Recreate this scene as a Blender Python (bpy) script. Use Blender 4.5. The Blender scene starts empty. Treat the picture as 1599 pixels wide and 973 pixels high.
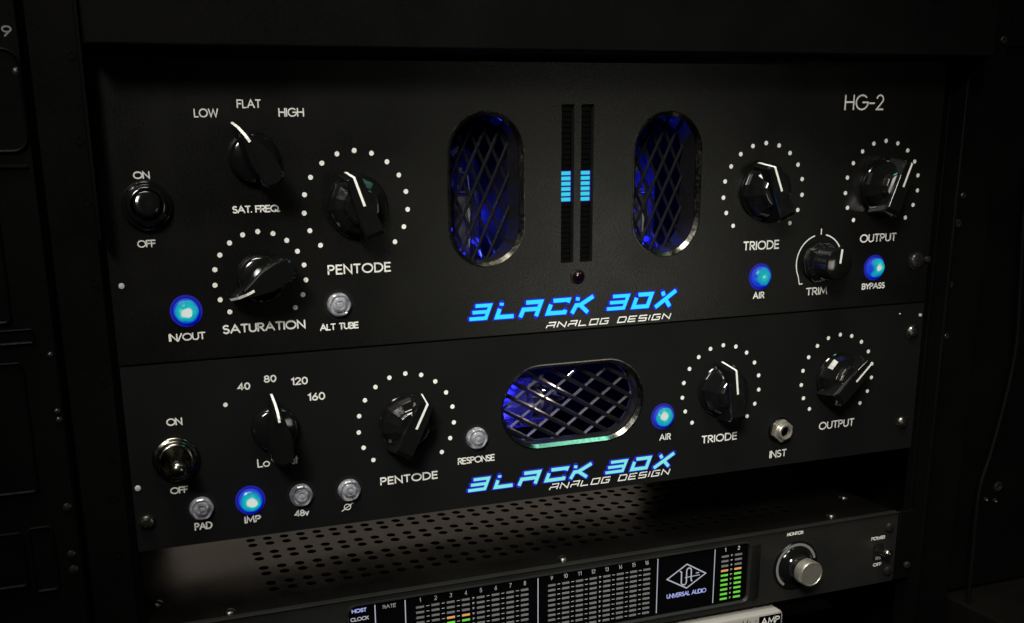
import bpy, bmesh, math, random
from mathutils import Vector, Matrix
C = bpy.context.scene.collection
SC = bpy.context.scene
R = math.radians
S = 0.001                                   # every dimension below is in millimetres; x right, z up, y into the rack, faceplates at y = 0
random.seed(7)

# ------------------------------------------------------------------ camera
f, cam = 1537.478, (-2.881, -486.327, 85.617)
yaw, pit, rol = 0.316176536, -0.245085865, -0.0262441414
fw = Vector((math.sin(yaw)*math.cos(pit), math.cos(yaw)*math.cos(pit), math.sin(pit)))
rt = Vector((math.cos(yaw), -math.sin(yaw), 0)); up = rt.cross(fw)
r2 = rt*math.cos(rol) + up*math.sin(rol); u2 = -rt*math.sin(rol) + up*math.cos(rol)
cd = bpy.data.cameras.new('camera'); co = bpy.data.objects.new('camera', cd); C.objects.link(co)
co.matrix_world = Matrix(((r2.x, u2.x, -fw.x, cam[0]*S), (r2.y, u2.y, -fw.y, cam[1]*S), (r2.z, u2.z, -fw.z, cam[2]*S), (0, 0, 0, 1)))
cd.sensor_fit = 'HORIZONTAL'; cd.sensor_width = 36; cd.lens = f/1599*36
cd.shift_x = (799.5-673.771)/1599; cd.shift_y = (655.880-486.5)/1599
cd.clip_start = 0.02; cd.clip_end = 30
SC.camera = co

# ------------------------------------------------------------------ world, lamps, exposure
w = bpy.data.worlds.new('World'); SC.world = w; w.use_nodes = True
w.node_tree.nodes['Background'].inputs[0].default_value = (0.9, 0.95, 1.0, 1)
w.node_tree.nodes['Background'].inputs[1].default_value = 0.0008
SC.view_settings.view_transform = 'Standard'; SC.view_settings.look = 'None'
SC.view_settings.exposure = 0; SC.view_settings.gamma = 1

def area(name, loc, target, sx, sy, power, col, spread=180):
    l = bpy.data.lights.new(name, 'AREA'); l.shape = 'RECTANGLE'; l.size = sx*S; l.size_y = sy*S
    l.energy = power; l.color = col; l.spread = R(spread)
    o = bpy.data.objects.new(name, l); C.objects.link(o)
    o.location = Vector(loc)*S
    o.rotation_euler = (Vector(target)-Vector(loc)).to_track_quat('-Z', 'Y').to_euler()
    return o
def glow(name, loc, r, power, col):
    l = bpy.data.lights.new(name, 'POINT'); l.shadow_soft_size = r*S; l.energy = power; l.color = col
    o = bpy.data.objects.new(name, l); C.objects.link(o); o.location = Vector(loc)*S
    return o
area('room_lamp', (-270, -760, 600), (275, 0, -35), 300, 240, 0.74, (1.0, 0.97, 0.90), 34)
area('overhead_fill', (-60, -300, 1150), (240, 0, 20), 760, 300, 2.3, (1.0, 0.95, 0.84), 60)  # added broad lamp overhead, for glints on the knob facets
area('sheen_light', (690, -880, -50), (250, 0, 30), 240, 240, 0.052, (1.0, 0.97, 0.84), 50)  # added unseen lamp, set at the mirror angle for the panel sheen
area('chamfer_light', (541, -182, 530), (240, 0, -65), 240, 110, 0.035, (0.30, 1.0, 0.78), 36)  # added teal lamp, placed to reflect in the lower window's chamfer
area('rear_room_light', (268, 420, -20), (195, 80, -140), 480, 150, 0.062, (1.0, 0.84, 0.66))

# ------------------------------------------------------------------ materials
def mat(name, base=(0.8, 0.8, 0.8), rough=0.5, metal=0.0, spec=0.5, emis=None, es=1.0, coat=0.0, trans=0.0, ior=1.45):
    m = bpy.data.materials.new(name); m.use_nodes = True
    b = m.node_tree.nodes['Principled BSDF']
    b.inputs['Base Color'].default_value = (*base, 1); b.inputs['Roughness'].default_value = rough
    b.inputs['Metallic'].default_value = metal; b.inputs['Specular IOR Level'].default_value = spec
    b.inputs['Coat Weight'].default_value = coat; b.inputs['Transmission Weight'].default_value = trans
    b.inputs['IOR'].default_value = ior
    if emis:
        b.inputs['Emission Color'].default_value = (*emis, 1); b.inputs['Emission Strength'].default_value = es
    return m
def nd(m, t, **kw):
    n = m.node_tree.nodes.new(t)
    for k, v in kw.items(): setattr(n, k, v)
    return n
def noise(m, scale, detail=4, stretch=(1, 1, 1)):
    tc = nd(m, 'ShaderNodeTexCoord'); mp = nd(m, 'ShaderNodeMapping'); n = nd(m, 'ShaderNodeTexNoise')
    mp.inputs['Scale'].default_value = stretch
    n.inputs['Scale'].default_value = scale; n.inputs['Detail'].default_value = detail
    m.node_tree.links.new(tc.outputs['Object'], mp.inputs['Vector']); m.node_tree.links.new(mp.outputs['Vector'], n.inputs['Vector'])
    return n
def ramp(m, src, lo, hi, a=0.3, b=0.7):
    r = nd(m, 'ShaderNodeMapRange')
    r.inputs['From Min'].default_value = a; r.inputs['From Max'].default_value = b
    r.inputs['To Min'].default_value = lo; r.inputs['To Max'].default_value = hi
    m.node_tree.links.new(src, r.inputs['Value']); return r.outputs[0]
def bump(m, src, strength, dist):
    bp = nd(m, 'ShaderNodeBump'); bp.inputs['Strength'].default_value = strength; bp.inputs['Distance'].default_value = dist
    m.node_tree.links.new(src, bp.inputs['Height'])
    m.node_tree.links.new(bp.outputs[0], m.node_tree.nodes['Principled BSDF'].inputs['Normal'])
def mixcol(m, fac, c1, c2, sock='Base Color'):
    x = nd(m, 'ShaderNodeMix', data_type='RGBA')
    x.inputs[6].default_value = (*c1, 1); x.inputs[7].default_value = (*c2, 1)
    m.node_tree.links.new(fac, x.inputs[0])
    m.node_tree.links.new(x.outputs[2], m.node_tree.nodes['Principled BSDF'].inputs[sock])

def worn(name, c1, c2, r1, r2_, metal=0.0, spec=0.5, scale=900, stretch=(1, 1, 1), bs=0.25, bd=0.0002, coat=0.0):
    m = mat(name, c1, r1, metal, spec, coat=coat)
    n = noise(m, scale, 5, stretch); big = noise(m, 22, 5)
    mixcol(m, ramp(m, big.outputs[0], 0, 1), c1, c2)
    ad = nd(m, 'ShaderNodeMath', operation='ADD')
    m.node_tree.links.new(ramp(m, n.outputs[0], r1, r2_), ad.inputs[0])
    m.node_tree.links.new(ramp(m, big.outputs[0], -0.05, 0.05), ad.inputs[1])
    m.node_tree.links.new(ad.outputs[0], m.node_tree.nodes['Principled BSDF'].inputs['Roughness'])
    bump(m, n.outputs[0], bs, bd)
    return m
M = {}
M['brushed'] = worn('black_anodised_aluminium', (0.0028, 0.0028, 0.0025), (0.0040, 0.0040, 0.0035), 0.22, 0.40, 0.0, 0.36, 1900, (0.6, 1, 1.4), 0.55, 0.00012)
M['paint'] = worn('black_powder_coat', (0.0045, 0.0045, 0.0048), (0.0056, 0.0056, 0.0060), 0.5, 0.62, 0.0, 0.12, 1500, (1, 1, 1), 0.2, 0.0001)
M['rack'] = worn('black_rack_steel', (0.0018, 0.0018, 0.0018), (0.0028, 0.0028, 0.0026), 0.42, 0.6, 0.0, 0.04, 700)
M['dark'] = worn('matt_black_inside', (0.003, 0.003, 0.0032), (0.004, 0.004, 0.0045), 0.6, 0.8, 0.0, 0.25, 500)
M['inside'] = worn('dull_zinc_inside', (0.06, 0.06, 0.065), (0.03, 0.03, 0.034), 0.5, 0.7, 0.0, 0.3, 300)
M['grey_panel'] = worn('charcoal_painted_steel', (0.0075, 0.0075, 0.007), (0.011, 0.011, 0.010), 0.42, 0.6, 0.0, 0.35, 1400, (1, 1, 1), 0.25, 0.0001)
M['lid'] = worn('dark_bronze_painted_lid', (0.003, 0.0028, 0.0025), (0.0045, 0.0042, 0.0038), 0.15, 0.24, 0.0, 0.5, 900, (1, 1, 1), 0.06, 0.0001)
M['knob'] = worn('glossy_black_bakelite', (0.0035, 0.0035, 0.0038), (0.005, 0.005, 0.005), 0.06, 0.14, 0.0, 0.95, 260, (1, 1, 1), 0.15, 0.0003)
M['glass_black'] = mat('smoked_display_glass', (0.002, 0.002, 0.0025), 0.08, 0, 0.4)
M['ink'] = worn('white_screen_print', (0.80, 0.79, 0.74), (0.66, 0.66, 0.62), 0.5, 0.7, 0.0, 0.2, 800, bs=0.1)
M['ink_grey'] = mat('grey_screen_print', (0.16, 0.16, 0.165), 0.6)
M['ink_dim'] = mat('dim_print', (0.42, 0.42, 0.43), 0.6)
M['chrome'] = worn('nickel_plate', (0.5, 0.47, 0.42), (0.4, 0.38, 0.33), 0.12, 0.3, 1.0, 0.5, 600, bs=0.04)
M['dark_chrome'] = worn('black_nickel_plate', (0.17, 0.165, 0.14), (0.22, 0.21, 0.18), 0.14, 0.28, 1.0, 0.5, 500, bs=0.03)
M['screw'] = worn('worn_zinc_screw', (0.22, 0.21, 0.19), (0.12, 0.115, 0.1), 0.2, 0.4, 1.0, 0.5, 900, bs=0.1)
M['screw_black'] = worn('black_oxide_screw', (0.02, 0.02, 0.02), (0.035, 0.033, 0.03), 0.2, 0.4, 0.6, 0.5, 900, bs=0.3)
M['alu'] = worn('satin_aluminium', (0.55, 0.52, 0.46), (0.45, 0.43, 0.38), 0.28, 0.42, 0.85, 0.5, 900, bs=0.2)
M['mesh'] = worn('grey_expanded_steel', (0.011, 0.011, 0.013), (0.016, 0.016, 0.019), 0.28, 0.42, 0.3, 0.4, 700, bs=0.3)
M['silver_paint'] = worn('silver_grey_case', (0.30, 0.285, 0.26), (0.36, 0.345, 0.32), 0.4, 0.55, 0.25, 0.5, 1200)
M['cable'] = mat('black_rubber', (0.002, 0.002, 0.002), 0.6, 0, 0.08)
M['wood'] = worn('dark_wood', (0.0022, 0.0018, 0.0015), (0.0035, 0.003, 0.0024), 0.5, 0.7, 0, 0.08, 90, (1, 12, 1))

def emit(name, col, strength=1.0, base=(0.02, 0.02, 0.03)):
    return mat(name, base, 0.6, 0, 0.03, emis=col, es=strength)
M['logo_core'] = emit('lit_acrylic_cyan', (0.010, 0.74, 2.5), 1.0)
M['logo_pale'] = emit('lit_acrylic_pale', (0.19, 0.78, 0.70), 1.0)
M['logo_halo'] = emit('logo_blue_halo', (0.0, 0.0, 0.48), 1.0)  # halo around the letters, put in as emission on a wider strip
M['seg_on'] = emit('lit_segment_cyan', (0.02, 0.62, 0.74), 1.0)
M['seg_halo'] = emit('segment_blue_halo', (0.02, 0.0, 0.32), 1.0)  # halo around lit segments, put in as blue emission
M['seg_off'] = mat('unlit_segment', (0.0014, 0.0014, 0.0013), 0.5, 0, 0.06)
M['green'] = emit('green_led', (0.13, 0.60, 0.03), 1.0)
M['orange'] = emit('orange_led', (0.72, 0.30, 0.10), 1.0)
M['button_halo'] = emit('button_blue_halo', (0.0, 0.0, 0.30), 1.0)  # button halo painted in as a glowing ring around the lens
M['led_blue'] = emit('bright_blue_led', (0.02, 0.03, 1.3), 1.0)
M['lens_edge'] = emit('lit_lens_edge', (0.0, 0.03, 0.60), 1.0)  # lens edge, coloured blue as the inner part of the button halo
M['screen_blue'] = emit('backlit_blue_white', (0.34, 0.38, 0.75), 1.0)
M['screen_white'] = emit('backlit_grey_white', (0.40, 0.41, 0.46), 1.0)
M['heater'] = emit('heater_glow', (0.5, 0.35, 0.2), 0.6)

def lit_lens():
    m = mat('lit_faceted_lens', (0.01, 0.02, 0.03), 0.2, 0, 0.3, emis=(0, 0.5, 0.5), es=1.0)
    n = noise(m, 130, 1.0); n.noise_dimensions = '4D'; oi = nd(m, 'ShaderNodeObjectInfo'); mu = nd(m, 'ShaderNodeMath', operation='MULTIPLY'); mu.inputs[1].default_value = 40; m.node_tree.links.new(oi.outputs['Random'], mu.inputs[0]); m.node_tree.links.new(mu.outputs[0], n.inputs['W'])
    cr = nd(m, 'ShaderNodeValToRGB'); e = cr.color_ramp.elements
    e[0].position = 0.34; e[0].color = (0.0, 0.03, 0.55, 1)
    e[1].position = 0.60; e[1].color = (0.60, 0.66, 0.62, 1)
    x = e.new(0.43); x.color = (0.0, 0.26, 0.42, 1)
    x = e.new(0.55); x.color = (0.0, 0.46, 0.42, 1)
    tcr = nd(m, 'ShaderNodeTexCoord'); fl_ = nd(m, 'ShaderNodeVectorMath', operation='MULTIPLY'); fl_.inputs[1].default_value = (175, 0, 175)
    ln_ = nd(m, 'ShaderNodeVectorMath', operation='LENGTH'); K = m.node_tree.links.new
    K(tcr.outputs['Object'], fl_.inputs[0]); K(fl_.outputs[0], ln_.inputs[0])          # the die sits at the centre of the cap
    a1 = nd(m, 'ShaderNodeMath', operation='MULTIPLY_ADD'); a1.inputs[1].default_value = -0.30; a1.inputs[2].default_value = 0.40
    a2 = nd(m, 'ShaderNodeMath', operation='MULTIPLY_ADD'); a2.inputs[1].default_value = 0.55
    K(ln_.outputs['Value'], a1.inputs[0]); K(n.outputs[0], a2.inputs[0]); K(a1.outputs[0], a2.inputs[2]); K(a2.outputs[0], cr.inputs[0])
    m.node_tree.links.new(cr.outputs[0], m.node_tree.nodes['Principled BSDF'].inputs['Emission Color'])
    v = nd(m, 'ShaderNodeTexVoronoi'); v.inputs['Scale'].default_value = 420
    tc = nd(m, 'ShaderNodeTexCoord'); m.node_tree.links.new(tc.outputs['Object'], v.inputs['Vector'])
    bump(m, v.outputs['Distance'], 0.6, 0.0008)
    return m
M['lens_on'] = lit_lens()
def clear_lens():
    m = mat('clear_faceted_lens', (0.17, 0.17, 0.19), 0.12, 0, 0.8, coat=0.3)
    n = noise(m, 230, 1.5); n.noise_dimensions = '4D'; oi = nd(m, 'ShaderNodeObjectInfo'); mu = nd(m, 'ShaderNodeMath', operation='MULTIPLY'); mu.inputs[1].default_value = 40; m.node_tree.links.new(oi.outputs['Random'], mu.inputs[0]); m.node_tree.links.new(mu.outputs[0], n.inputs['W'])
    mixcol(m, ramp(m, n.outputs[0], 0, 1, 0.36, 0.62), (0.09, 0.09, 0.11), (0.26, 0.26, 0.29))
    v = nd(m, 'ShaderNodeTexVoronoi'); v.inputs['Scale'].default_value = 260
    tc = nd(m, 'ShaderNodeTexCoord'); m.node_tree.links.new(tc.outputs['Object'], v.inputs['Vector'])
    bump(m, v.outputs['Distance'], 0.45, 0.0008)
    return m
M['lens_off'] = clear_lens()
def envelope():
    m = bpy.data.materials.new('tube_glass'); m.use_nodes = True; nt = m.node_tree
    nt.nodes.remove(nt.nodes['Principled BSDF'])
    t = nd(m, 'ShaderNodeBsdfTransparent'); g = nd(m, 'ShaderNodeBsdfGlossy'); g.inputs['Roughness'].default_value = 0.04
    t.inputs[0].default_value = (0.9, 0.92, 1, 1)
    fr = nd(m, 'ShaderNodeFresnel'); fr.inputs['IOR'].default_value = 1.5
    mx = nd(m, 'ShaderNodeMixShader')
    nt.links.new(fr.outputs[0], mx.inputs[0]); nt.links.new(t.outputs[0], mx.inputs[1]); nt.links.new(g.outputs[0], mx.inputs[2])
    df = nd(m, 'ShaderNodeBsdfTranslucent'); df.inputs[0].default_value = (0.75, 0.75, 0.9, 1)
    m2 = nd(m, 'ShaderNodeMixShader'); m2.inputs[0].default_value = 0.09
    nt.links.new(mx.outputs[0], m2.inputs[1]); nt.links.new(df.outputs[0], m2.inputs[2])
    nt.links.new(m2.outputs[0], nt.nodes['Material Output'].inputs['Surface'])
    return m
M['glass'] = envelope()
M['mica'] = mat('mica_disc', (0.14, 0.13, 0.13), 0.3)
M['plate'] = mat('grey_anode_metal', (0.16, 0.16, 0.17), 0.35, 0.4)

# ------------------------------------------------------------------ geometry helpers
class MB:
    """collects verts and faces (mm, local to the part's own origin)"""
    def __init__(s): s.v = []; s.f = []
    def add(s, vs, fs):
        o = len(s.v); s.v += [tuple(v) for v in vs]; s.f += [tuple(i+o for i in q) for q in fs]; return s
    def box(s, x0, x1, y0, y1, z0, z1):
        return s.add([(x, y, z) for x in (x0, x1) for y in (y0, y1) for z in (z0, z1)],
                     [(0, 1, 3, 2), (4, 6, 7, 5), (0, 4, 5, 1), (2, 3, 7, 6), (0, 2, 6, 4), (1, 5, 7, 3)])
    def prism(s, poly, y0, y1):             # closed polygon in xz extruded from y0 (front) to y1
        n = len(poly)
        return s.add([(x, y0, z) for x, z in poly]+[(x, y1, z) for x, z in poly],
                     [tuple(range(n)), tuple(range(2*n-1, n-1, -1))]+[(i, n+i, n+(i+1) % n, (i+1) % n) for i in range(n)])
    def lathe(s, prof, n=40, flute=None):   # profile of (radius, height toward the viewer), axis -y
        vs = []
        for r, h in prof:
            for k in range(n):
                a = 2*math.pi*k/n; rr = r*(flute(a, h) if flute else 1)
                vs.append((rr*math.sin(a), -h, rr*math.cos(a)))
        fs = [(j*n+k, j*n+(k+1) % n, (j+1)*n+(k+1) % n, (j+1)*n+k) for j in range(len(prof)-1) for k in range(n)]
        if prof[-1][0] > 1e-6: fs.append(tuple((len(prof)-1)*n+k for k in range(n)))
        return s.add(vs, fs)
    def loft(s, rings, cap0=True, cap1=True):
        n = len(rings[0]); vs = [p for r in rings for p in r]
        fs = [(j*n+k, j*n+(k+1) % n, (j+1)*n+(k+1) % n, (j+1)*n+k) for j in range(len(rings)-1) for k in range(n)]
        if cap0: fs.append(tuple(range(n))[::-1])
        if cap1: fs.append(tuple((len(rings)-1)*n+k for k in range(n)))
        return s.add(vs, fs)
    def tube(s, path, r, n=10, rad=None):
        rings = []
        for i, p in enumerate(path):
            p = Vector(p); a = Vector(path[max(i-1, 0)]); b = Vector(path[min(i+1, len(path)-1)])
            t = (b-a).normalized(); q = Vector((0, 0, 1)) if abs(t.z) < 0.9 else Vector((0, 1, 0))
            u = t.cross(q).normalized(); v = t.cross(u).normalized(); rr = rad[i] if rad else r
            rings.append([tuple(p+u*rr*math.cos(2*math.pi*k/n)+v*rr*math.sin(2*math.pi*k/n)) for k in range(n)])
        return s.loft(rings)
    def ribbon(s, pl, w, y0, y1=None, closed=False, butt=False):   # stroke of width w along pl (xz), front at y0
        pl = [Vector(p) for p in pl]
        q = [pl[0]]
        for p in pl[1:]:
            if (p-q[-1]).length > 1e-4: q.append(p)
        pl = q
        if closed and (pl[0]-pl[-1]).length < 1e-3: pl.pop()
        n = len(pl); L = []; Rr = []
        for i in range(n):
            a = pl[(i-1) % n] if (closed or i > 0) else None; b = pl[(i+1) % n] if (closed or i < n-1) else None
            d1 = (pl[i]-a).normalized() if a is not None else None; d2 = (b-pl[i]).normalized() if b is not None else None
            if d1 is None: d1 = d2
            if d2 is None: d2 = d1
            n1 = Vector((-d1.y, d1.x)); n2 = Vector((-d2.y, d2.x)); m = n1+n2
            if m.length < 0.2: m = n1*1.0
            m.normalize(); k = min(1/max(m.dot(n1), 0.35), 2.2)
            off = m*(w/2*k); e = Vector((0, 0))
            L.append(pl[i]+off+e); Rr.append(pl[i]-off+e)
        if not closed and not butt:         # rounded tips
            d = (pl[0]-pl[1]).normalized()*w*0.5; e = (pl[-1]-pl[-2]).normalized()*w*0.5
            A = [pl[0]+(L[0]-pl[0])*0.55+d*0.8]; B = [pl[0]+(Rr[0]-pl[0])*0.55+d*0.8]
            A2 = [pl[-1]+(L[-1]-pl[-1])*0.55+e*0.8]; B2 = [pl[-1]+(Rr[-1]-pl[-1])*0.55+e*0.8]
            L = A+L+A2; Rr = B+Rr+B2; n += 2
        vs = [(p.x, y0, p.y) for p in L]+[(p.x, y0, p.y) for p in Rr]
        m_ = n if closed else n-1
        fs = [(i, n+i, n+(i+1) % n, (i+1) % n) for i in range(m_)]
        if y1 is not None:
            vs += [(p.x, y1, p.y) for p in L]+[(p.x, y1, p.y) for p in Rr]
            fs += [(2*n+i, i, (i+1) % n, 2*n+(i+1) % n) for i in range(m_)]
            fs += [(n+i, 3*n+i, 3*n+(i+1) % n, n+(i+1) % n) for i in range(m_)]
            if not closed: fs += [(0, 2*n, 3*n, n), (n-1, 2*n-1, 4*n-1, 3*n-1)]
        return s.add(vs, fs)
    def disc(s, x, z, r, y, n=20):
        return s.add([(x+r*math.sin(2*math.pi*k/n), y, z+r*math.cos(2*math.pi*k/n)) for k in range(n)], [tuple(range(n))])

def link(o, parent=None):
    C.objects.link(o)
    if parent is not None: o.parent = parent
    return o
WORLD = {}                                  # world position (mm) of every object
def part(name, mb, m, parent=None, at=(0, 0, 0), rot=0.0, smooth=30, bevel=0.0, seg=2):
    me = bpy.data.meshes.new(name)
    me.from_pydata([(x*S, y*S, z*S) for x, y, z in mb.v], [], mb.f)
    bm = bmesh.new(); bm.from_mesh(me)
    if len(mb.f) > 1: bmesh.ops.recalc_face_normals(bm, faces=bm.faces)
    bm.to_mesh(me); bm.free()
    me.materials.append(M[m])
    if smooth:
        for p in me.polygons: p.use_smooth = True
        me.set_sharp_from_angle(angle=R(smooth))
    o = bpy.data.objects.new(name, me)
    link(o, parent)
    base = WORLD.get(parent.name, (0, 0, 0)) if parent is not None else (0, 0, 0)
    o.location = (Vector(at)-Vector(base))*S
    if rot: o.rotation_euler = (0, R(rot), 0)
    WORLD[o.name] = tuple(at)
    if bevel:
        bv = o.modifiers.new('bevel', 'BEVEL'); bv.width = bevel*S; bv.segments = seg; bv.limit_method = 'ANGLE'; bv.angle_limit = R(35)
    return o
def flat(name, mb, m, parent, at=(0, 0, 0)):    # printed sheet facing the viewer
    o = part(name, mb, m, parent, at, smooth=0)
    return o
def thing(name, label, cat, loc, group=None):
    o = bpy.data.objects.new(name, None); link(o); o.location = Vector(loc)*S
    o.empty_display_size = 0.02
    o['label'] = label; o['category'] = cat
    if group: o['group'] = group
    WORLD[o.name] = tuple(loc); return o
def tag(o, label, cat, group=None):
    o['label'] = label; o['category'] = cat
    if group: o['group'] = group
    return o

def ell(cx, cz, rx, rz, a0=0, a1=360, n=18):
    return [(cx+rx*math.cos(R(a0+(a1-a0)*k/n)), cz+rz*math.sin(R(a0+(a1-a0)*k/n))) for k in range(n+1)]
def stadium(x0, x1, z0, z1, r=None, n=14):
    r = r if r else min(x1-x0, z1-z0)/2; p = []
    for cx, cz, a in ((x1-r, z1-r, 0), (x0+r, z1-r, 90), (x0+r, z0+r, 180), (x1-r, z0+r, 270)):
        p += [(cx+r*math.cos(R(a+90*k/n)), cz+r*math.sin(R(a+90*k/n))) for k in range(n+1)]
    q = []
    for v in p:
        if not q or math.dist(v, q[-1]) > 1e-3: q.append(v)
    if math.dist(q[0], q[-1]) < 1e-3: q.pop()
    return q
def rect(x0, x1, z0, z1): return [(x0, z0), (x1, z0), (x1, z1), (x0, z1)]
def sheet(outer, holes, y0, y1):            # plate with real openings: front y0, back y1
    bm = bmesh.new()
    for loop in [outer]+holes:
        vs = [bm.verts.new((x, 0, z)) for x, z in loop]
        for i in range(len(vs)): bm.edges.new((vs[i], vs[(i+1) % len(vs)]))
    bmesh.ops.triangle_fill(bm, use_beauty=True, use_dissolve=False, edges=bm.edges[:], normal=(0, -1, 0))
    bm.verts.index_update()
    vs = [tuple(v.co) for v in bm.verts]; fs = [tuple(v.index for v in fc.verts) for fc in bm.faces]; bm.free()
    mb = MB(); n = len(vs)
    mb.add([(x, y0, z) for x, _, z in vs]+[(x, y1, z) for x, _, z in vs], fs+[tuple(n+i for i in q[::-1]) for q in fs])
    o = 0
    for loop in [outer]+holes:
        k = len(loop); mb.f += [(o+i, o+(i+1) % k, n+o+(i+1) % k, n+o+i) for i in range(k)]; o += k
    return mb

# ------------------------------------------------------------------ monoline lettering (cap height 1)
def glyphs():
    G = {}
    e = ell
    G['A'] = (0.86, [[(0.0, 0), (0.43, 1), (0.86, 0)], [(0.16, 0.34), (0.70, 0.34)]])
    G['B'] = (0.60, [[(0, 0), (0, 1), (0.3, 1)]+e(0.3, 0.755, 0.24, 0.245, 90, -90, 8)+[(0, 0.51)], [(0.05, 0.51), (0.3, 0.51)]+e(0.32, 0.255, 0.28, 0.255, 90, -90, 8)+[(0, 0)]])
    G['C'] = (0.86, [e(0.5, 0.5, 0.5, 0.5, 48, 312, 18)])
    G['D'] = (0.78, [[(0, 0), (0, 1), (0.28, 1)]+e(0.28, 0.5, 0.5, 0.5, 90, -90, 14)+[(0, 0)]])
    G['E'] = (0.52, [[(0.52, 1), (0, 1), (0, 0), (0.52, 0)], [(0.04, 0.52), (0.47, 0.52)]])
    G['F'] = (0.50, [[(0.5, 1), (0, 1), (0, 0)], [(0.04, 0.52), (0.45, 0.52)]])
    G['G'] = (0.94, [e(0.5, 0.5, 0.5, 0.5, 45, 360, 20)+[(0.56, 0.5)]])
    G['H'] = (0.70, [[(0, 0), (0, 1)], [(0.70, 0), (0.70, 1)], [(0.04, 0.52), (0.66, 0.52)]])
    G['I'] = (0.0, [[(0, 0), (0, 1)]])
    G['K'] = (0.6, [[(0, 0), (0, 1)], [(0.58, 1), (0.03, 0.45)], [(0.2, 0.58), (0.6, 0)]])
    G['L'] = (0.46, [[(0, 1), (0, 0), (0.46, 0)]])
    G['M'] = (0.90, [[(0, 0), (0.1, 1), (0.45, 0.2), (0.80, 1), (0.90, 0)]])
    G['N'] = (0.72, [[(0, 0), (0, 1), (0.72, 0), (0.72, 1)]])
    G['O'] = (1.0, [e(0.5, 0.5, 0.5, 0.5, 90, 450, 24)])
    G['P'] = (0.56, [[(0, 0), (0, 1), (0.28, 1)]+e(0.28, 0.74, 0.27, 0.26, 90, -90, 9)+[(0, 0.48)]])
    G['Q'] = (1.0, [e(0.5, 0.5, 0.5, 0.5, 90, 450, 24), [(0.6, 0.3), (0.98, -0.06)]])
    G['R'] = (0.58, [[(0, 0), (0, 1), (0.28, 1)]+e(0.28, 0.74, 0.27, 0.26, 90, -90, 9)+[(0, 0.48)], [(0.26, 0.45), (0.58, 0)]])
    G['S'] = (0.54, [e(0.28, 0.755, 0.245, 0.245, 40, 240, 10)+[(0.33, 0.53)]+e(0.27, 0.26, 0.27, 0.26, 60, -145, 11)])
    G['T'] = (0.62, [[(0, 1), (0.62, 1)], [(0.31, 0.97), (0.31, 0)]])
    G['U'] = (0.66, [[(0, 1), (0, 0.33)]+e(0.33, 0.33, 0.33, 0.33, 180, 360, 12)+[(0.66, 1)]])
    G['V'] = (0.74, [[(0, 1), (0.37, 0), (0.74, 1)]])
    G['W'] = (1.16, [[(0, 1), (0.28, 0), (0.58, 0.94), (0.88, 0), (1.16, 1)]])
    G['X'] = (0.66, [[(0, 0), (0.66, 1)], [(0, 1), (0.66, 0)]])
    G['Y'] = (0.68, [[(0, 1), (0.34, 0.46), (0.68, 1)], [(0.34, 0.5), (0.34, 0)]])
    G['0'] = (0.56, [e(0.28, 0.5, 0.28, 0.5, 90, 450, 20)])
    G['1'] = (0.2, [[(0, 0.8), (0.2, 1), (0.2, 0)]])
    G['2'] = (0.54, [e(0.27, 0.72, 0.27, 0.28, 165, -30, 11)+[(0.02, 0), (0.56, 0)]])
    G['3'] = (0.52, [e(0.25, 0.76, 0.24, 0.24, 150, -90, 10), e(0.25, 0.26, 0.27, 0.26, 90, -150, 10)])
    G['4'] = (0.58, [[(0.44, 0), (0.44, 1), (0, 0.26), (0.6, 0.26)]])
    G['5'] = (0.52, [[(0.48, 1), (0.1, 1), (0.05, 0.55)]+e(0.25, 0.32, 0.27, 0.32, 115, -150, 12)])
    G['6'] = (0.54, [[(0.42, 1), (0.06, 0.45)], e(0.28, 0.29, 0.27, 0.29, 90, 450, 18)])
    G['7'] = (0.52, [[(0, 1), (0.52, 1), (0.16, 0)]])
    G['8'] = (0.54, [e(0.27, 0.76, 0.22, 0.24, 90, 450, 16), e(0.27, 0.26, 0.27, 0.26, 90, 450, 18)])
    G['9'] = (0.54, [[(0.12, 0), (0.48, 0.55)], e(0.27, 0.71, 0.27, 0.29, 90, 450, 18)])
    G['v'] = (0.44, [[(0, 0.62), (0.22, 0), (0.44, 0.62)]])
    G['o'] = (0.6, [e(0.3, 0.31, 0.3, 0.31, 90, 450, 18)])
    G['u'] = (0.46, [[(0, 0.62), (0, 0.22)]+e(0.23, 0.22, 0.23, 0.22, 180, 360, 9)+[(0.46, 0.62)], [(0.46, 0.3), (0.46, 0)]])
    G['t'] = (0.3, [[(0.12, 0.95), (0.12, 0)], [(0, 0.64), (0.3, 0.64)]])
    G['c'] = (0.4, [e(0.25, 0.31, 0.25, 0.31, 50, 310, 10)])
    G['/'] = (0.42, [[(0, -0.05), (0.42, 1.05)]])
    G['-'] = (0.4, [[(0, 0.44), (0.4, 0.44)]])
    G['.'] = (0.02, [[(0, 0.0), (0.02, 0.05)]])
    G[' '] = (0.34, [])
    return G
GL = glyphs()
def lettering(s, x0, x1, z0, z1, sw, parent, m='ink', y=-0.10, gap=0.20, name='lettering', slant=0.0):
    x = 0; strokes = []
    for i, ch in enumerate(s):
        wd, st = GL[ch]
        for q in st: strokes.append([(x+a, b) for a, b in q])
        x += wd+gap
    x -= gap; h = z1-z0-sw; sx = (x1-x0-sw)/max(x, 1e-3)
    mb = MB()
    for k, q in enumerate(strokes):
        pl = [(x0+sw/2+a*sx+slant*b*h, z0+sw/2+b*h) for a, b in q]
        cl = math.dist(pl[0], pl[-1]) < 0.02 and len(pl) > 6
        mb.ribbon(pl, sw, y-0.012*(k % 3), closed=cl)
    return flat(name, mb, m, parent)

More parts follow.
